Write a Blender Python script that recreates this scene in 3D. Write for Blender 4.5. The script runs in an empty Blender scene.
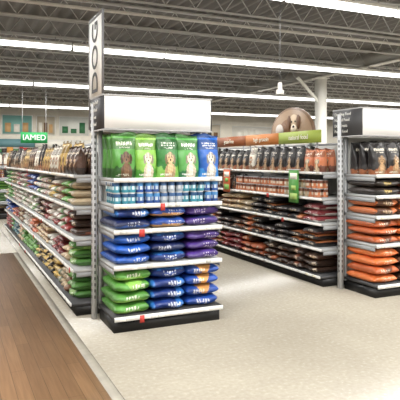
import bpy, math, random
import numpy as np
from mathutils import Matrix
random.seed(7); np.random.seed(7)
rnd=random.random
def lin(c):
    c=np.array(c,float)/255.0
    return np.where(c<=0.04045,c/12.92,((c+0.055)/1.055)**2.4)
sc=bpy.context.scene
try: sc.view_settings.view_transform='Standard'
except Exception: pass

# ---------------------------------------------------------------- materials
def new_mat(name,rough=0.5,metal=0.0,spec=0.5):
    m=bpy.data.materials.new(name); m.use_nodes=True
    nt=m.node_tree; b=nt.nodes['Principled BSDF']
    b.inputs['Roughness'].default_value=rough; b.inputs['Metallic'].default_value=metal
    b.inputs['Specular IOR Level'].default_value=spec
    return m,nt,b
def attr_mat(name,rough,bump=0.0,bscale=60,spec=0.5,metal=0.0):
    m,nt,b=new_mat(name,rough,metal,spec)
    a=nt.nodes.new('ShaderNodeVertexColor'); a.layer_name='Col'
    nt.links.new(a.outputs['Color'],b.inputs['Base Color'])
    if bump>0:
        n=nt.nodes.new('ShaderNodeTexNoise'); n.inputs['Scale'].default_value=bscale; n.inputs['Detail'].default_value=3
        tc=nt.nodes.new('ShaderNodeTexCoord'); nt.links.new(tc.outputs['Object'],n.inputs['Vector'])
        bp=nt.nodes.new('ShaderNodeBump'); bp.inputs['Strength'].default_value=bump; bp.inputs['Distance'].default_value=0.012
        nt.links.new(n.outputs['Fac'],bp.inputs['Height']); nt.links.new(bp.outputs['Normal'],b.inputs['Normal'])
    return m
M_BAG=attr_mat('plastic_bag',0.33,0.8,20)
M_METAL=attr_mat('painted_metal',0.45)
M_SIGN=attr_mat('sign_board',0.5)
M_CEIL=attr_mat('ceiling_steel',0.7)
def noise_mat(name,c1,c2,scale,rough,detail=4):
    m,nt,b=new_mat(name,rough)
    tc=nt.nodes.new('ShaderNodeTexCoord'); n=nt.nodes.new('ShaderNodeTexNoise')
    n.inputs['Scale'].default_value=scale; n.inputs['Detail'].default_value=detail
    r=nt.nodes.new('ShaderNodeValToRGB')
    r.color_ramp.elements[0].position=0.3; r.color_ramp.elements[1].position=0.7
    r.color_ramp.elements[0].color=(*lin(c1),1); r.color_ramp.elements[1].color=(*lin(c2),1)
    nt.links.new(tc.outputs['Object'],n.inputs['Vector']); nt.links.new(n.outputs['Fac'],r.inputs['Fac'])
    nt.links.new(r.outputs['Color'],b.inputs['Base Color'])
    return m,nt,b,r,tc
M_WALL=noise_mat('wall_paint',(226,220,206),(236,230,216),3,0.8)[0]

# ---------------------------------------------------------------- mesh accumulator
class Frame:
    def __init__(s,ox=0,oy=0,th=0,oz=0): s.o=(ox,oy,oz); s.c=math.cos(th); s.s=math.sin(th)
    def __call__(s,V):
        V=np.asarray(V,float); W=np.empty_like(V)
        W[:,0]=s.o[0]+s.c*V[:,0]-s.s*V[:,1]; W[:,1]=s.o[1]+s.s*V[:,0]+s.c*V[:,1]; W[:,2]=V[:,2]+s.o[2]
        return W
ID=Frame()
class Acc:
    def __init__(s): s.V=[];s.F=[];s.C=[];s.n=0
    def add(s,V,F,C,fr=ID):
        V=fr(V); s.V.append(V); s.F.append(np.asarray(F,int)+s.n); s.n+=len(V)
        C=np.asarray(C,float)
        if C.ndim==1: C=np.tile(C,(len(F),1))
        s.C.append(C)
    def box(s,x0,x1,y0,y1,z0,z1,col,fr=ID):
        V=[(x0,y0,z0),(x1,y0,z0),(x1,y1,z0),(x0,y1,z0),(x0,y0,z1),(x1,y0,z1),(x1,y1,z1),(x0,y1,z1)]
        F=[(0,3,2,1),(4,5,6,7),(0,1,5,4),(1,2,6,5),(2,3,7,6),(3,0,4,7)]
        s.add(V,F,lin(col),fr)
    def bar(s,p,q,r,col,n=4):
        p=np.array(p,float);q=np.array(q,float);d=q-p;d/=np.linalg.norm(d)
        a=np.cross(d,(0,0,1) if abs(d[2])<.9 else (1,0,0));a/=np.linalg.norm(a);b=np.cross(d,a)
        A=[math.pi/4+2*math.pi*i/n for i in range(n)]
        R=[r*(math.cos(t)*a+math.sin(t)*b) for t in A]
        V=[p+x for x in R]+[q+x for x in R]
        F=[(i,(i+1)%n,n+(i+1)%n,n+i) for i in range(n)]
        s.add(V,F,lin(col))
    def build(s,name,mat,parent=None,smooth=False):
        V=np.concatenate(s.V);F=np.concatenate(s.F);C=np.concatenate(s.C)
        me=bpy.data.meshes.new(name)
        me.vertices.add(len(V)); me.vertices.foreach_set('co',V.ravel())
        me.loops.add(len(F)*4); me.loops.foreach_set('vertex_index',F.ravel().astype(np.int32))
        me.polygons.add(len(F)); me.polygons.foreach_set('loop_start',(np.arange(len(F))*4).astype(np.int32))
        try: me.polygons.foreach_set('loop_total',np.full(len(F),4,np.int32))
        except Exception: pass
        me.update(calc_edges=True)
        at=me.color_attributes.new('Col','FLOAT_COLOR','CORNER')
        cc=np.concatenate([C,np.ones((len(C),1))],1); cc=np.repeat(cc,4,axis=0)
        at.data.foreach_set('color',cc.ravel().astype(np.float32))
        if smooth: me.polygons.foreach_set('use_smooth',np.ones(len(F),bool))
        me.materials.append(mat); me.validate()
        o=bpy.data.objects.new(name,me); sc.collection.objects.link(o)
        if parent: o.parent=parent
        return o
def empty(name,loc=(0,0,0)):
    e=bpy.data.objects.new(name,None); sc.collection.objects.link(e); return e
def text(name,s,size,mtx,col,parent,ext=0.002,align='CENTER'):
    cu=bpy.data.curves.new(name,'FONT'); cu.body=s; cu.size=size; cu.extrude=ext; cu.align_x=align; cu.align_y='CENTER'
    m,nt,b=new_mat(name+'_ink',0.6); b.inputs['Base Color'].default_value=(*lin(col),1)
    cu.materials.append(m)
    o=bpy.data.objects.new(name,cu); sc.collection.objects.link(o); o.matrix_world=mtx; o.parent=parent
    return o
def mtx(x,y,z,loc):
    return Matrix(((x[0],y[0],z[0],loc[0]),(x[1],y[1],z[1],loc[1]),(x[2],y[2],z[2],loc[2]),(0,0,0,1)))
FACE_NX=((0,-1,0),(0,0,1),(-1,0,0)); FACE_NY=((1,0,0),(0,0,1),(0,-1,0))

# ---------------------------------------------------------------- product templates
def gridF(a,b,off=0,flip=False):
    i,j=np.meshgrid(np.arange(a-1),np.arange(b-1),indexing='ij')
    p=(i*b+j).ravel()+off
    F=np.stack([p,p+b,p+b+1,p+1],1)
    return F[:,::-1] if flip else F
def glyphs(sv,v,s0,s1,v0,v1,letters,seed):
    u=(sv-s0)/(s1-s0); q=(v-v0)/(v1-v0)
    c=np.floor(u*letters*4).astype(int); r=np.floor(q*3).astype(int)
    h=((c*73+r*151+seed*37+(c*r)*17)%10)
    return (u>0)&(u<1)&(q>0)&(q<1)&(c%4!=3)&(h<7)
def lying(w,d,h,ns,nt,cols,seed):
    rs=np.random.RandomState(seed); ph=rs.rand(6)*6.28
    s=np.sin(np.linspace(-math.pi/2,math.pi/2,ns+1))*0.35+np.linspace(-1,1,ns+1)*0.65
    t=-np.cos(np.linspace(0,math.pi,nt+1))
    S,T=np.meshgrid(s,t,indexing='ij')
    th=np.sqrt(np.clip(1-np.abs(T)**6,0,1))*np.sqrt(np.clip(1-np.abs(S)**5,0,1))
    wr=1+0.09*np.sin(S*5+T*3+ph[0])+.04*np.sin(S*13+ph[1])*np.cos(T*7)
    sag=-.06*h*np.sin((S+1)*math.pi/2+ph[2]*.2)
    lip=.10*h*np.sin(S*3.2+ph[3])*np.abs(T)**8
    X=S*w/2*(1-0.06*(np.abs(T)**8)); Y=(T+1)*d/2+.012*np.sin(S*4+ph[4])
    n=(ns+1)*(nt+1)
    Vt=np.stack([X,Y,h*.48+th*wr*h*.5+lip+sag],-1).reshape(-1,3); Vb=np.stack([X,Y,h*.48-th*h*.5+lip],-1).reshape(-1,3)
    Vb[:,2]=np.maximum(Vb[:,2],0)
    V=np.concatenate([Vt,Vb]); F=np.concatenate([gridF(ns+1,nt+1),gridF(ns+1,nt+1,n,True)])
    fc=V[F].mean(1); sv=fc[:,0]/(w/2); v=(fc[:,2]-h/2)/(h/2)
    base,acc,txt,seal=[lin(c) for c in cols[:4]]
    C=np.tile(base,(len(F),1)); pat=cols[4]
    if pat==0: C[v>0.5]=acc
    elif pat==1: C[sv>0.45]=acc; C[(sv<-0.8)]=acc
    elif pat==2: C[(v<-.3)]=acc
    elif pat==3: C[np.abs(sv-.1)<.3+.2*v]=acc
    C*= (1+.25*(np.sin(fc[:,0]*40+ph[5])*np.sin(fc[:,2]*60+ph[0])))[:,None]
    s0=-.6+.3*(seed%3); tm=glyphs(sv,v,s0,s0+.75,-.35,.3,5,seed)
    C[tm]=C[tm]*.3+txt*.7
    tm=glyphs(sv,v,s0+.1,s0+.6,-.6,-.45,7,seed+3); C[tm]=C[tm]*.6+txt*.4
    return V,F,np.clip(C,0,1)
def standing(w,h,d,ns,nt,cols,seed=0):
    rs=np.random.RandomState(seed+50); ph=rs.rand(6)*6.28
    s=np.linspace(-1,1,ns+1); t=np.linspace(0,1,nt+1)
    S,T=np.meshgrid(s,t,indexing='ij')
    pr=np.where(T<.45,1,np.clip((.95-T)/.5,0,1)**.6); pr=pr*(0.75+0.25*np.clip(T/.15,0,1))
    th=pr*np.sqrt(np.clip(1-np.abs(S)**4,0,1))+0.02
    X=S*w/2*(1-0.05*np.sin(T*math.pi)+.015*np.sin(T*11+ph[0])); Z=T*h+.012*np.sin(S*3+ph[1])*T
    n=(ns+1)*(nt+1); wr=1+.08*np.sin(6*T+3*S+ph[2])+.05*np.sin(13*T-7*S+ph[3])
    bend=.02*np.sin(S*3+ph[4])*np.clip((T-.8)/.2,0,1)
    Vf=np.stack([X,d/2-th*d/2*wr+bend,Z],-1).reshape(-1,3); Vb=np.stack([X,d/2+th*d/2+bend,Z],-1).reshape(-1,3)
    V=np.concatenate([Vf,Vb]); F=np.concatenate([gridF(ns+1,nt+1),gridF(ns+1,nt+1,n,True)])
    m=nt+1
    bot=[(i*m,(i+1)*m,n+(i+1)*m,n+i*m) for i in range(ns)]
    top=[(i*m+nt,n+i*m+nt,n+(i+1)*m+nt,(i+1)*m+nt) for i in range(ns)]
    F=np.concatenate([F,np.array(bot),np.array(top)])
    fc=V[F].mean(1); sv=fc[:,0]/(w/2); v=fc[:,2]/h; front=fc[:,1]<d/2
    base,acc,txt,ani=[lin(c) for c in cols[:4]]
    C=np.tile(base,(len(F),1)); E=lambda cx,cy,a,b:(((sv-cx)/a)**2+((v-cy)/b)**2<1)&front
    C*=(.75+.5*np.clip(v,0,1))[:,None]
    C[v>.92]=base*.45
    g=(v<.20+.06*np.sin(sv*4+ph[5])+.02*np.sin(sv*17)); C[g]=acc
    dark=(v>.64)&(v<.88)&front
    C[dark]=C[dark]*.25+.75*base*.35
    if cols[4]==1:
        mott=(1+.22*np.sin(sv*23+v*31)*np.sin(v*47-sv*11))[:,None]
        m1=E(.1,.12,.46,.22); C[m1]=(ani*.72*mott)[m1]
        m1=E(.1,.2,.2,.16); C[m1]=(np.clip(ani*1.1,0,.85)*mott)[m1]
        for e in (-.24,.44):
            m1=E(e,.42,.12,.11); C[m1]=ani*.32
        m1=E(.1,.45,.29,.135); C[m1]=(ani*mott)[m1]
        m1=E(.1,.53,.22,.05)&(np.abs(sv-.1)>.05); C[m1]=ani*.5
        m1=E(.1,.385,.14,.06); C[m1]=np.clip(ani*1.25,0,.9)
        for e in (-.03,.23): C[E(e,.465,.05,.018)]=(.02,.012,.01)
        C[E(.1,.40,.065,.024)]=(.015,.012,.012)
    else:
        m1=E(0,.42,.55,.16); C[m1]=ani
        tm=glyphs(sv,v,-.4,.4,.38,.46,6,seed)&front; C[tm]=base*.6
    tm=glyphs(sv,v,-.62,.62,.72,.80,7,seed)&front; C[tm]=txt*.85
    tm=glyphs(sv,v,-.4,.4,.66,.69,8,seed+1)&front; C[tm]=txt*.6
    tm=glyphs(sv,v,-.7,.3,.05,.09,9,seed+2)&front; C[tm]=txt*.8
    return V,F,np.clip(C,0,1)
def can(r,h,n,cols):
    A=np.arange(n)*2*math.pi/n; zs=[0,.06,.3,.62,.94,1.0]; rs=[.94,1,1,1,1,.94]
    V=np.array([(r*k*math.cos(a),r*k*math.sin(a)+r,h*z) for z,k in zip(zs,rs) for a in A])
    F=[];C=[]; base,acc,txt=[lin(c) for c in cols[:3]]; sil=lin((190,192,195))
    cc=[sil,base,txt,acc,sil]
    for l in range(5):
        for i in range(n):
            F.append((l*n+i,l*n+(i+1)%n,(l+1)*n+(i+1)%n,(l+1)*n+i)); C.append(base if (l==2 and i%3==0) else cc[l])
    o=5*n
    for i in range(n//2-1): F.append((o+i,o+i+1,o+n-2-i,o+n-1-i)); C.append(sil*.8)
    return V,np.array(F),np.array(C)
DS=.06
def put(acc,T,fr,x,y,z,rot=0,sx=1,sz=1,tilt=0,tint=1):
    V,F,C=T; V=V.copy(); V[:,0]*=sx; V[:,2]*=sz
    if tilt: V[:,1]=V[:,1]+V[:,2]*tilt
    c,s=math.cos(rot),math.sin(rot); X=V[:,0]*c-V[:,1]*s; Y=V[:,0]*s+V[:,1]*c
    W=np.stack([X+x,Y+y,V[:,2]+z],1)
    lum=(C*np.array([.3,.55,.15])).sum(1,keepdims=True)
    acc.add(W,F,np.clip((C*(1-DS)+lum*DS)*tint,0,1),fr)

K=(24,22,24)
LIE={
 'navy':[((28,54,122),(38,104,178),(225,232,240),K),((24,36,80),(34,84,165),(215,220,235),K)],
 'blue':[((32,92,186),(24,52,120),(235,240,245),K),((28,72,158),(215,155,80),(235,235,235),K)],
 'purple':[((74,48,128),(36,46,100),(225,215,235),K),((54,54,140),(105,66,150),(220,220,235),K)],
 'green':[((100,164,62),(62,122,50),(240,245,230),K),((82,144,56),(136,186,80),(235,240,220),K)],
 'orange':[((214,114,54),(74,44,30),(245,225,200),K),((192,96,48),(112,58,36),(245,230,210),K)],
 'brown':[((86,56,40),(196,108,56),(230,200,160),K),((62,44,34),(142,74,44),(230,210,180),K)],
 'black':[((34,31,32),(196,112,52),(225,205,170),K),((44,38,38),(116,58,42),(235,225,210),K)],
 'yellow':[((216,180,76),(54,46,42),(60,40,30),K),((50,42,38),(216,180,76),(235,200,90),K)],
 'red':[((160,50,46),(106,32,34),(245,235,230),K),((140,46,52),(220,216,208),(250,240,235),K)],
 'white':[((218,215,205),(116,154,98),(70,100,80),K),((208,202,190),(160,84,70),(130,60,50),K)],
 'tan':[((200,174,132),(130,88,58),(90,60,40),K),((186,166,132),(100,120,86),(240,235,220),K)],
 'teal':[((60,130,140),(30,70,90),(230,240,240),K),((50,110,130),(200,210,205),(235,240,240),K)],
}
def mk_lying(w,d,h,ns,nt):
    D={}
    for q,(k,L) in enumerate(LIE.items()):
        D[k]=[lying(w,d,h,ns,nt,(*L[i%2],p),q*7+j) for j,(i,p) in enumerate(((0,4),(1,2),(0,1),(1,4),(0,0),(1,3)))]
    return D
LY=mk_lying(.335,.5,.1,44,20)
LYm=mk_lying(.32,.42,.1,22,12)
LYs=mk_lying(.32,.42,.1,6,6)
STC={
 'lime':((132,190,70),(70,142,48),(250,250,240),(228,214,188)),
 'green':((50,124,56),(120,180,74),(240,245,230),(206,176,132)),
 'dkgreen':((76,144,54),(40,84,36),(235,240,220),(112,82,58)),
 'teal':((84,160,76),(44,110,66),(245,248,245),(226,214,190)),
 'blue':((34,96,184),(44,130,204),(245,248,250),(206,200,190)),
 'black':((34,30,30),(150,90,54),(235,225,205),(176,140,100)),
 'brown':((92,60,42),(50,34,26),(240,220,180),(205,165,115)),
 'orange':((204,112,54),(106,56,34),(248,235,210),(215,190,150)),
 'red':((146,46,42),(70,28,28),(240,225,200),(205,170,130)),
 'white':((218,212,196),(130,98,70),(110,80,60),(160,115,80)),
 'yellow':((212,176,84),(80,62,46),(80,50,30),(170,120,70)),
}
def mk_st(w,h,d,ns,nt): return {k:[standing(w,h,d,ns,nt,(*c,1),i),standing(w,h,d,ns,nt,(*c,0),i),standing(w,h,d,ns,nt,(*c,1),i+20)] for i,(k,c) in enumerate(STC.items())}
ST=mk_st(.235,.40,.14,40,64)
STm=mk_st(.2,.32,.12,16,24)
STs=mk_st(.2,.32,.12,6,8)
CANC={'teal':((50,140,160),(24,74,116),(190,212,220)),'blue':((34,78,150),(60,130,190),(185,200,215)),'silver':((150,164,178),(60,100,150),(200,206,212)),
 'orange':((205,120,68),(110,58,34),(225,205,180)),'tan':((195,172,135),(135,84,50),(225,215,200)),'red':((150,60,48),(190,146,92),(225,215,195)),'green':((92,144,66),(42,86,42),(225,230,210))}
CAN={k:can(.0345,.1,16,c) for k,c in CANC.items()}
CANs={k:can(.042,.11,8,c) for k,c in CANC.items()}

def lie_stack(acc,D,fr,x,y,z,key,n,w=.335,bw=.335,bh=.1,h=.1):
    v0=random.randrange(6)
    for i in range(n):
        T=D[key][v0 if rnd()<.7 else random.randrange(6)]
        put(acc,T,fr,x+(rnd()-.5)*.014,y+rnd()*.025,z+i*h+.001,rot=(rnd()-.5)*.07,sx=w/bw*(.96+.04*rnd()),sz=h/bh*(.96+.06*rnd()),tint=.85+.3*rnd())

# ---------------------------------------------------------------- shelving
GREY=(170,172,172); RAIL=(236,236,232); BLK=(18,18,19); STEEL=(160,163,166)
def shelf_face(acc,fr,L,D,levels,tagden=.16,H=1.75,rh=.032):
    acc.box(0.01,L-.01,.05,D-.03,0,.1,BLK,fr)
    for i,z in enumerate(levels):
        y0=0 if i==0 else .02
        acc.box(0,L,y0,D-.03,z-.03,z,GREY if i else (60,60,62),fr)
        acc.box(0,L,y0-.012,y0,z-rh,z+.004,RAIL,fr)
        x=.05
        while x<L-.08:
            w=.04+.03*rnd(); c=random.choice([(252,252,250),(250,250,246),(205,205,200),(252,252,250),(240,236,215)])
            if rnd()<.06: c=(195,60,52)
            if rnd()<.75: acc.box(x,x+w,y0-.015,y0-.012,z-rh+.002-(.03 if c[1]<70 else 0),z+.002,c,fr)
            x+=w+tagden*rnd()
        if i:
            n=max(1,round(L/1.22))
            for k in range(n+1):
                xx=min(max(k*L/n,.006),L-.006)
                acc.box(xx-.004,xx+.004,y0+.03,D-.03,z-.075,z-.03,STEEL,fr)
    acc.box(0,L,D-.03,D-.005,.1,H,(190,190,186),fr)
    n=max(1,round(L/1.22))
    for k in range(n+1):
        xx=min(max(k*L/n,.02),L-.02)
        acc.box(xx-.02,xx+.02,D-.05,D-.028,0.1,H+.02,STEEL,fr)

ELV=[.15,.60,.92,1.15,1.385]
EL=1.07
def endcap(x0,yf):
    root=empty('endcap_display_shelf')
    fr=Frame(x0+.05,yf,0)
    a=Acc(); shelf_face(a,fr,EL,.6,ELV,H=1.82,rh=.036)
    for px in (x0-.01,x0+1.115):
        a.box(px,px+.045,yf+.56,yf+.62,0,2.1,(200,202,204))
        for z in np.arange(.2,1.8,.06):
            a.box(px+.016,px+.028,yf+.557,yf+.56,z,z+.03,(60,60,60)); a.box(px-.002,px,yf+.58,yf+.6,z,z+.03,(60,60,60))
    a.build('shelving_frame',M_METAL,root)
    h=Acc()
    X0,X1,Y0,Y1,Z0,Z1=x0,x0+1.10,yf+.2,yf+.72,1.83,2.15
    WH=(255,255,254)
    h.box(X0+.012,X1-.012,Y0,Y0+.012,Z0,Z1,WH); h.box(X0+.012,X1-.012,Y1-.012,Y1,Z0,Z1,WH)
    h.box(X0,X0+.012,Y0,Y1,Z0,Z1,(64,64,66)); h.box(X1-.012,X1,Y0,Y1,Z0,Z1,(64,64,66))
    h.box(X0+.012,X1-.012,Y0+.012,Y1-.012,Z1-.02,Z1-.008,(225,225,222))
    h.box(X0-.003,X1+.003,Y0-.006,Y0,Z0-.008,Z0+.008,(175,175,175)); h.box(X0-.003,X1+.003,Y0-.006,Y0,Z1-.008,Z1+.006,(195,195,195))
    h.box(X0-.004,X0,Y0,Y1,Z1-.008,Z1+.006,(180,180,180)); h.box(X0-.004,X0,Y0,Y1,Z0-.008,Z0+.006,(180,180,180))
    h.build('header_sign_box',M_SIGN,root)
    for k,s in enumerate(['Dry Dog Food','Natural Food','Dog Treats','Puppy Food']):
        text('header_sign_text_%d'%(k+1),s,.05,mtx(*FACE_NX,(X0-.005,Y1-.04,Z1-.055-.068*k)),(225,225,220),root,align='LEFT')
    return root
E1=endcap(1.27,4.72); E2=endcap(4.27,4.72)

s=Acc(); x=1.262
s.box(x,x+.012,4.93,5.43,2.16,2.9,(244,244,240))
s.box(x-.004,x+.016,4.915,4.93,2.16,2.93,(110,110,112)); s.box(x-.004,x+.016,5.43,5.445,1.85,2.93,(140,140,142)); s.box(x-.004,x+.016,4.93,5.43,2.9,2.93,(110,110,112))
root=empty('aisle_marker_sign'); s.build('sign_panel',M_SIGN,root)
text('sign_letters','DOG',.31,mtx((0,0,1),(0,1,0),(-1,0,0),(x-.004,5.18,2.53)),(60,60,62),root)

# endcap 1 products
fr=Frame(1.32,4.72,0)
p=Acc()
for j,(k,q) in enumerate([('dkgreen',0),('lime',0),('green',2),('teal',2),('blue',0)]):
    for r in range(3):
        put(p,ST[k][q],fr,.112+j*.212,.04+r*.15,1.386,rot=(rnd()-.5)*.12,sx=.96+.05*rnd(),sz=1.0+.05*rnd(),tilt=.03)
c3=[.182,.535,.888]
def estack(p,fr,z,keys,n,h=.1,y=.03):
    for x_,k in zip(c3,keys): lie_stack(p,LY,fr,x_,y,z,k,n,w=.35,h=h)
estack(p,fr,.921,['navy','blue','purple'],2,.098)
estack(p,fr,.601,['blue','navy','purple'],3,.092)
for x_,k in zip(c3,['green','navy','blue']): lie_stack(p,LY,fr,x_,.03,.151,k,4,w=.35,h=.1)
p.build('pet_food_bags',M_BAG,smooth=True)
p=Acc()
for i in range(14):
    k=['teal','blue','silver','teal','blue','silver'][i//3%6]
    for r in range(4):
        for q in range(2): put(p,CAN[k],fr,.045+i*.075,.03+r*.075,1.151+q*.101,rot=rnd()*.6,tint=.8+.2*rnd())
p.build('pet_food_cans',M_METAL,smooth=False)
# endcap 2 products
fr=Frame(4.32,4.72,0); p=Acc()
for j,(k,q) in enumerate([('black',0),('black',2),('black',1),('brown',0),('orange',0)]):
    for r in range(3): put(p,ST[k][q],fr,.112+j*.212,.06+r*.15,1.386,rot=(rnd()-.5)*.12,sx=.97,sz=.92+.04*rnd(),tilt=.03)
for x_,k,v in zip(c3,['yellow','black','brown'],(3,1,2)):
    for i in range(2): put(p,LY[k][v],fr,x_,.03+rnd()*.02,1.151+i*.09,sx=1.04,sz=.9,rot=(rnd()-.5)*.05)
estack(p,fr,.921,['brown','orange','orange'],2,.095)
estack(p,fr,.601,['orange','orange','brown'],3,.09)
for x_,k in zip(c3,['orange','brown','orange']): lie_stack(p,LY,fr,x_,.03,.151,k,4,w=.35,h=.098)
p.build('pet_food_bags',M_BAG,smooth=True)

DS=.16
GLV=[.13,.46,.77,1.08,1.40]
def gondola(xc,half,y0,y1):
    root=empty('store_shelf_gondola'); a=Acc(); L=y1-y0
    shelf_face(a,Frame(xc-half,y1,-math.pi/2),L,half,GLV,rh=.026)
    shelf_face(a,Frame(xc+half,y0,math.pi/2),L,half,GLV,rh=.026)
    a.box(xc-.03,xc+.03,y0-.004,y1+.004,1.75,1.78,STEEL)
    a.build('shelving_frame',M_METAL,root); return root
def fill(fr,L,keysets,D,S,toprow,midcans,seed,near=None,midstand=None):
    random.seed(seed); p=Acc()
    w=.33
    for li in range(4 if midstand=='bags' else 3):
        z=GLV[li]+.001; x=w/2+.02; key=None; left=0; hmax=GLV[li+1]-GLV[li]-.05
        while x<L-w/2:
            if left<=0: key=random.choice(keysets[li]); left=random.choice([1,2,3])
            kk=key
            if near and x>L-1.2: kk=random.choice(near[li])
            n=3; h=hmax/3*(.88+.1*rnd())
            if rnd()<.2: n=2
            lie_stack(p,D,fr,x,.035,z,kk,n,w=.325,bw=.32,h=h); x+=w+.003; left-=1
    if midstand!='bags':
        z=GLV[3]+.001; x=.1; left=0
        while x<L-.08:
            if left<=0: key=random.choice(midcans); left=random.choice([4,6,8]); kind=rnd()
            if kind<.5:
                for r in range(2):
                    for q in range(2): put(p,CANs[key],fr,x,.04+r*.09,z+q*.111,rot=rnd(),tint=.85+.3*rnd())
                x+=.088; left-=1
            else:
                k2=random.choice(toprow); put(p,S[k2][1],fr,x+.06,.05,z,rot=(rnd()-.5)*.1,sx=.8,sz=.74); put(p,S[k2][1],fr,x+.06,.2,z,sx=.8,sz=.74); x+=.17; left-=2
    z=GLV[4]+.001; x=.12; left=0
    while x<L-.1:
        if left<=0: key=random.choice(toprow); left=random.choice([1,2,3]); q=random.choice([0,2,1]); sz=.85+.3*rnd()
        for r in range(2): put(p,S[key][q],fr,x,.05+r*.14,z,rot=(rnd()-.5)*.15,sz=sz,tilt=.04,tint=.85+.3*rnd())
        x+=.205; left-=1
    return p
Lw=7.45
gondola(1.81,.72,5.45,5.45+Lw); gondola(4.81,.72,5.45,5.45+Lw); gondola(7.81,.72,5.45,5.45+Lw)
mix=[['green','red','tan','yellow','white','teal'],['tan','white','green','orange','white','tan','red','blue'],['white','tan','red','white','green','brown','teal'],['white','tan','green','red','white','yellow','blue']]
war=[['brown','black','orange','red','brown'],['orange','black','brown'],['orange','brown','red','black','tan'],['orange','brown']]
fill(Frame(1.09,5.45+Lw,-math.pi/2),Lw,mix,LYm,STm,['black','brown','white','yellow','brown','black'],['tan','red','green','silver'],3,near=[['green','green','tan'],['tan','red','green'],['red','white','brown'],['green','white','tan']],midstand='bags').build('pet_food_bags',M_BAG,smooth=True)
fill(Frame(4.09,5.45+Lw,-math.pi/2),Lw,war,LYm,STm,['black','brown','orange','black','white'],['orange','tan','red'],5).build('pet_food_bags',M_BAG,smooth=True)
for i,(fx,fy,th,ks) in enumerate([(2.53,5.45,math.pi/2,war),(5.53,5.45,math.pi/2,mix),(7.09,5.45+Lw,-math.pi/2,mix)]):
    fill(Frame(fx,fy,th),Lw,ks,LYs,STs,['black','brown','white','green','red'],['tan','red','green','silver'],11+i).build('pet_food_bags',M_BAG,smooth=True)
for i,xc in enumerate([1.81,4.81,7.81,10.8,13.8]):
    gondola(xc,.72,15.2,23)
    fill(Frame(xc-.72,23,-math.pi/2),7.8,mix if i%2==0 else war,LYs,STs,['black','brown','white','green','red','blue'],['tan','red','green','silver'],30+i).build('pet_food_bags',M_BAG,smooth=True)

root=empty('category_header_sign'); a=Acc(); xs=4.2
segs=[(5.6,6.55,(150,166,70)),(6.57,7.5,(190,120,62)),(7.52,8.6,(140,82,48)),(8.62,9.8,(92,126,62)),(9.82,11.2,(180,118,66))]
for y0,y1,c in segs:
    a.box(xs,xs+.02,y0,y1,1.77,1.93,c)
    for yy in (y0+.1,y1-.1): a.box(xs+.02,xs+.04,yy-.01,yy+.01,1.40,1.9,STEEL)
a.build('header_panels',M_SIGN,root)
for i,((y0,y1,c),t) in enumerate(zip(segs,['natural food','high protein','grain free','limited','puppy'])):
    text('header_text_%d'%(i+1),t,.09,mtx(*FACE_NX,(xs-.004,(y0+y1)/2,1.85)),(235,232,215),root)
def ellipse(acc,cy,cz,ry,rz,x,th,col,half=False,n=24):
    A=np.linspace(0,math.pi if half else 2*math.pi,n+1)
    P=[(cy+ry*math.cos(t),cz+rz*math.sin(t)) for t in A]
    V=[(x,cy,cz),(x+th,cy,cz)];F=[]
    for y,z in P: V+=[(x,y,z),(x+th,y,z)]
    for i in range(n):
        a_=2+2*i; b_=a_+2
        F.append((0,a_,b_,b_)); F.append((1,b_+1,a_+1,a_+1)); F.append((a_,a_+1,b_+1,b_))
    V=np.array(V,float); F2=[]; ex=[]
    for f in F:
        if f[2]==f[3]:
            m=(V[f[0]]+V[f[2]])/2; ex.append(m); F2.append((f[0],f[1],f[2],len(V)+len(ex)-1))
        else: F2.append(f)
    V=np.concatenate([V,np.array(ex)])
    acc.add(V,F2,lin(col))
root=empty('arched_dog_picture_sign'); a=Acc()
ellipse(a,6.42,1.90,.53,.38,4.32,.03,(110,84,60),True)
ellipse(a,6.42,1.905,.49,.345,4.315,.005,(150,124,98),True)
ellipse(a,6.48,2.0,.2,.12,4.310,.005,(120,86,58))
ellipse(a,6.34,2.05,.12,.13,4.309,.006,(206,184,156))
ellipse(a,6.23,2.07,.045,.1,4.305,.004,(104,70,46)); ellipse(a,6.45,2.07,.045,.1,4.305,.004,(104,70,46))
ellipse(a,6.34,1.99,.06,.05,4.303,.005,(235,222,204)); ellipse(a,6.34,2.01,.025,.018,4.300,.004,(25,20,20))
ellipse(a,6.30,2.08,.014,.014,4.302,.005,(25,20,20)); ellipse(a,6.39,2.08,.014,.014,4.302,.005,(25,20,20))
ellipse(a,6.7,1.97,.1,.09,4.309,.006,(200,196,190))
a.box(4.35,4.37,6.0,6.03,1.41,2.05,STEEL); a.box(4.35,4.37,6.75,6.78,1.41,2.05,STEEL)
a.build('sign_board',M_SIGN,root)
def flag(y0,y1,z0,z1,c,c2):
    r=empty('shelf_flag_sign'); a=Acc(); x=4.055
    a.box(x,x+.004,y0,y1,z0,z1,c); a.box(x-.002,x,y0+.03,y1-.03,z1-.12,z1-.04,(240,240,225)); a.box(x-.002,x,y0+.03,y1-.03,z0+.04,z0+.12,c2)
    a.box(x-.002,x,y0+.06,y1-.06,z0+.16,z0+.22,c2)
    a.box(x-.006,x+.034,y0,y1,z1,z1+.012,(200,200,200)); a.build('flag_panel',M_SIGN,r)
flag(5.86,6.08,1.0,1.42,(80,150,66),(170,200,110)); flag(7.75,7.98,1.04,1.4,(200,96,54),(120,170,80))

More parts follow.
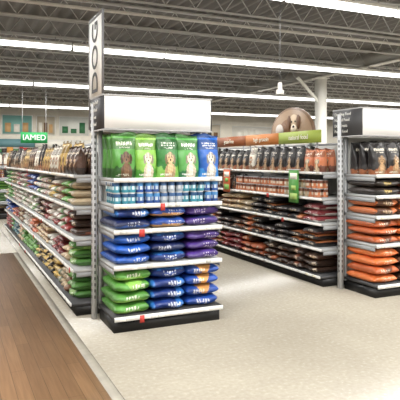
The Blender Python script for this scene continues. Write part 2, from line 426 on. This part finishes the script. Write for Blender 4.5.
# ---------------------------------------------------------------- room shell
X0,X1,Y0,Y1,ZC=-8,36,-6,33,5.05
def slab(name,x0,x1,y0,y1,z0,z1,mat):
    a=Acc(); a.box(x0,x1,y0,y1,z0,z1,(200,200,200)); return a.build(name,mat)
m,nt,b,r,tc=noise_mat('polished_concrete',(163,156,142),(182,175,160),.9,.2,6)
n2=nt.nodes.new('ShaderNodeTexNoise'); n2.inputs['Scale'].default_value=30; n2.inputs['Detail'].default_value=6
mx=nt.nodes.new('ShaderNodeMix'); mx.data_type='RGBA'; mx.blend_type='MULTIPLY'; mx.inputs[0].default_value=.35
r2=nt.nodes.new('ShaderNodeValToRGB'); r2.color_ramp.elements[0].position=.35; r2.color_ramp.elements[0].color=(.7,.68,.64,1); r2.color_ramp.elements[1].position=.6
nt.links.new(tc.outputs['Object'],n2.inputs['Vector']); nt.links.new(n2.outputs['Fac'],r2.inputs['Fac'])
nt.links.new(r.outputs['Color'],mx.inputs[6]); nt.links.new(r2.outputs['Color'],mx.inputs[7]); nt.links.new(mx.outputs[2],b.inputs['Base Color'])
mr=nt.nodes.new('ShaderNodeMapRange'); mr.inputs[3].default_value=.16; mr.inputs[4].default_value=.34; nt.links.new(n2.outputs['Fac'],mr.inputs[0]); nt.links.new(mr.outputs[0],b.inputs['Roughness'])
slab('floor',X0,X1,Y0,Y1,-.1,0,m)
m,nt,b=new_mat('wood_plank',.36)
tc=nt.nodes.new('ShaderNodeTexCoord'); mp=nt.nodes.new('ShaderNodeMapping'); mp.inputs['Rotation'].default_value=(0,0,math.pi/2)
br=nt.nodes.new('ShaderNodeTexBrick'); br.inputs['Scale'].default_value=1; br.inputs['Brick Width'].default_value=1.2; br.inputs['Row Height'].default_value=.1
br.inputs['Mortar Size'].default_value=.002; br.inputs['Color1'].default_value=(*lin((166,128,94)),1); br.inputs['Color2'].default_value=(*lin((144,110,80)),1); br.inputs['Mortar'].default_value=(*lin((100,75,56)),1)
mp2=nt.nodes.new('ShaderNodeMapping'); mp2.inputs['Scale'].default_value=(60,2.5,1); ns=nt.nodes.new('ShaderNodeTexNoise'); ns.inputs['Scale'].default_value=1; ns.inputs['Detail'].default_value=5
rr=nt.nodes.new('ShaderNodeValToRGB'); rr.color_ramp.elements[0].position=.35; rr.color_ramp.elements[0].color=(.55,.5,.45,1); rr.color_ramp.elements[1].position=.65
mx=nt.nodes.new('ShaderNodeMix'); mx.data_type='RGBA'; mx.blend_type='MULTIPLY'; mx.inputs[0].default_value=.5
L=nt.links.new; L(tc.outputs['Object'],mp.inputs['Vector']); L(mp.outputs[0],br.inputs['Vector']); L(tc.outputs['Object'],mp2.inputs['Vector']); L(mp2.outputs[0],ns.inputs['Vector'])
L(ns.outputs['Fac'],rr.inputs['Fac']); L(br.outputs['Color'],mx.inputs[6]); L(rr.outputs['Color'],mx.inputs[7]); L(mx.outputs[2],b.inputs['Base Color'])
slab('floor_wood',-4,.95,Y0+.1,9.6,0,.004,m)
m2,_,_,_,_=noise_mat('floor_strip',(164,158,146),(184,178,164),8,.4)
slab('trim_1',.95,1.02,Y0+.1,9.6,0,.005,m2)
a=Acc()
a.box(1.02,1.028,Y0+.1,16,0,.0012,(104,98,88))
a.box(6.2,6.206,Y0+.1,4.6,0,.0012,(140,134,122))
a.build('trim_2',M_SIGN)
slab('wall_back',X0,X1,Y1,Y1+.15,0,ZC+.2,M_WALL); slab('wall_front',X0,X1,Y0-.15,Y0,0,ZC+.2,M_WALL)
slab('wall_left',X0-.15,X0,Y0,Y1,0,ZC+.2,M_WALL); slab('wall_right',X1,X1+.15,Y0,Y1,0,ZC+.2,M_WALL)
a=Acc(); xs=[];zs=[]; x=X0
while x<X1:
    xs+= [x,x+.10,x+.14,x+.26]; zs+=[ZC,ZC,ZC+.07,ZC+.07]; x+=.30
n=len(xs); V=[(xs[i],Y0,zs[i]) for i in range(n)]+[(xs[i],Y1,zs[i]) for i in range(n)]
a.add(V,[(i,n+i,n+i+1,i+1) for i in range(n-1)],lin((112,108,104)))
a.box(X0,X1,Y0,Y1,ZC+.12,ZC+.2,(80,80,80))
a.build('ceiling',M_CEIL)
root=empty('ceiling_steel_joists'); a=Acc(); JC=(184,182,177)
y=-5.2
while y<32.5:
    zt,zb=ZC-.03,ZC-.5
    a.box(X0+.05,X1-.05,y-.05,y+.05,zt-.03,zt+.02,JC); a.box(X0+.05,X1-.05,y-.03,y+.03,zb,zb+.03,JC)
    x=X0+.3
    while x<X1-.9:
        a.bar((x,y,zb+.02),(x+.32,y,zt-.02),.012,JC); a.bar((x+.32,y,zt-.02),(x+.64,y,zb+.02),.012,JC); x+=.64
    y+=1.9
a.build('joists',M_CEIL,root)
root=empty('steel_support_column')
cx,cy=12.1,16.1
a=Acc(); c=(232,230,222)
a.box(cx-.15,cx+.15,cy-.15,cy+.15,0,ZC-.6,c); a.box(cx-.2,cx+.2,cy-.2,cy+.2,0,.15,c); a.box(cx-.25,cx+.25,cy-.2,cy+.2,ZC-.6,ZC-.56,c)
a.bar((cx,cy,ZC-1.5),(cx-1.0,cy,ZC-.6),.06,c)
a.build('column_post',M_CEIL,root)
for cx in (12.1,-1.5,26):
    r_=empty('steel_roof_beam'); a=Acc()
    a.box(cx-.12,cx+.12,Y0+.05,Y1-.05,ZC-.55,ZC-.52,(196,192,184)); a.box(cx-.015,cx+.015,Y0+.05,Y1-.05,ZC-.52,ZC-.1,(170,166,158))
    a.build('beam',M_CEIL,r_)
a=Acc(); a.bar((X0+.1,10.4,4.44),(X1-.1,10.4,4.44),.035,(200,196,188),8); a.build('sprinkler_pipe',M_CEIL)
root=empty('pendant_speaker'); a=Acc(); px,py=5.35,8.3
a.bar((px,py,2.93),(px,py,4.5),.006,(60,60,60)); a.bar((px,py,2.72),(px,py,2.80),.07,(215,212,205),12); a.bar((px,py,2.80),(px,py,2.93),.04,(215,212,205),12)
a.box(px-.045,px+.045,py-.045,py+.045,2.72,2.73,(120,118,112)); a.build('speaker_body',M_SIGN,root)

# ---------------------------------------------------------------- lights
em=bpy.data.materials.new('fluorescent_tube'); em.use_nodes=True; nt=em.node_tree; nt.nodes.clear()
e_=nt.nodes.new('ShaderNodeEmission'); e_.inputs[0].default_value=(1,.99,.965,1); e_.inputs[1].default_value=5.0
o_=nt.nodes.new('ShaderNodeOutputMaterial'); nt.links.new(e_.outputs[0],o_.inputs[0])
root=empty('fluorescent_light_rows')
for i,(y,pw) in enumerate([(-3.5,2100),(2.2,1750),(7.85,1400),(13.6,1400),(20.6,1500),(29.2,1600)]):
    a=Acc(); t=Acc(); x=X0+1
    while x<X1-3:
        a.box(x,x+2.40,y-.09,y+.09,4.35,4.42,(240,240,236)); a.box(x+.3,x+.32,y-.01,y+.01,4.42,4.55,(150,150,150)); a.box(x+2,x+2.02,y-.01,y+.01,4.42,4.55,(150,150,150))
        t.box(x+.02,x+2.38,y-.07,y+.07,4.255,4.35,(255,255,255)); x+=2.44
    a.build('fixture_row_%d'%(i+1),M_SIGN,root); t.build('tubes_row_%d'%(i+1),em,root)
    ld=bpy.data.lights.new('tube_light_%d'%(i+1),'AREA'); ld.shape='RECTANGLE'; ld.size=X1-X0-4; ld.size_y=.15; ld.energy=pw; ld.color=(1,.985,.955)
    lo=bpy.data.objects.new('tube_light_%d'%(i+1),ld); sc.collection.objects.link(lo); lo.location=((X0+X1)/2-.5,y,4.25); lo.parent=root

# ---------------------------------------------------------------- background
root=empty('hanging_department_sign'); a=Acc()
a.box(2.45,3.45,21.9,21.94,2.2,2.62,(40,150,80)); a.box(2.5,2.52,21.91,21.93,2.62,4.5,(180,180,180)); a.box(3.38,3.4,21.91,21.93,2.62,4.5,(180,180,180))
a.build('sign_panel',M_SIGN,root); text('sign_text','IAMED',.3,mtx(*FACE_NY,(2.95,21.89,2.41)),(245,248,245),root)
root=empty('wall_merchandise_display'); a=Acc()
x=X0+.5
random.seed(4)
while x<X1-2.5:
    w=2.4
    a.box(x,x+w-.04,Y1-.5,Y1-.02,0,.12,BLK); a.box(x,x+w-.04,Y1-.08,Y1-.02,.1,2.3,(200,198,190))
    for z in (.15,.6,1.05,1.5,1.95):
        a.box(x,x+w-.04,Y1-.5,Y1-.08,z-.03,z,RAIL)
        xx=x+.05
        while xx<x+w-.35:
            ww=.15+.2*rnd(); c=random.choice([(180,66,56),(66,124,74),(225,220,205),(56,80,140),(204,146,74),(60,50,45),(190,170,130)])
            a.box(xx,xx+ww-.02,Y1-.45,Y1-.15,z,z+.2+.15*rnd(),c); xx+=ww
    a.box(x,x+w-.04,Y1-.12,Y1-.02,2.3,2.75,random.choice([(70,140,92),(235,232,222),(225,220,205),(100,140,146),(235,232,222)])); x+=w
a.build('shelves_and_stock',M_SIGN,root)
root=empty('wall_poster'); a=Acc()
y_=Y1-.02
def poster(x0,x1,z0,z1,c,kind):
    a.box(x0-.05,x1+.05,y_-.02,y_,z0-.05,z1+.05,(245,245,240)); a.box(x0,x1,y_-.03,y_-.02,z0,z1,c)
    w=x1-x0
    for k in range(3):
        cc=random.choice([(240,236,225),(120,90,60),(60,120,80),(210,170,120),(60,60,60)])
        xa=x0+w*(.08+.3*k); a.box(xa,xa+w*.2,y_-.035,y_-.03,z0+.1,z0+.3+.5*rnd(),cc)
poster(2.7,4.3,3.05,4.1,(130,180,172),0); poster(4.6,5.6,3.05,4.1,(200,190,170),1); poster(5.9,7.6,3.05,4.1,(225,228,220),1); poster(7.9,9.2,3.05,4.1,(170,150,120),1)
poster(15,16.5,3.0,3.9,(215,205,185),0); poster(17.5,20.5,3.0,3.8,(235,232,222),0)
a.build('poster_panels',M_SIGN,root)

w=bpy.data.worlds.new('w'); sc.world=w; w.use_nodes=True; w.node_tree.nodes['Background'].inputs[0].default_value=(.8,.8,.8,1); w.node_tree.nodes['Background'].inputs[1].default_value=.3
cd=bpy.data.cameras.new('camera'); cd.sensor_width=36; cd.lens=548/400*36; cd.shift_y=-.1; cd.clip_end=200
co=bpy.data.objects.new('camera',cd); sc.collection.objects.link(co); co.location=(0,0,1.55); co.rotation_euler=(math.pi/2,0,-math.radians(24.5)); sc.camera=co
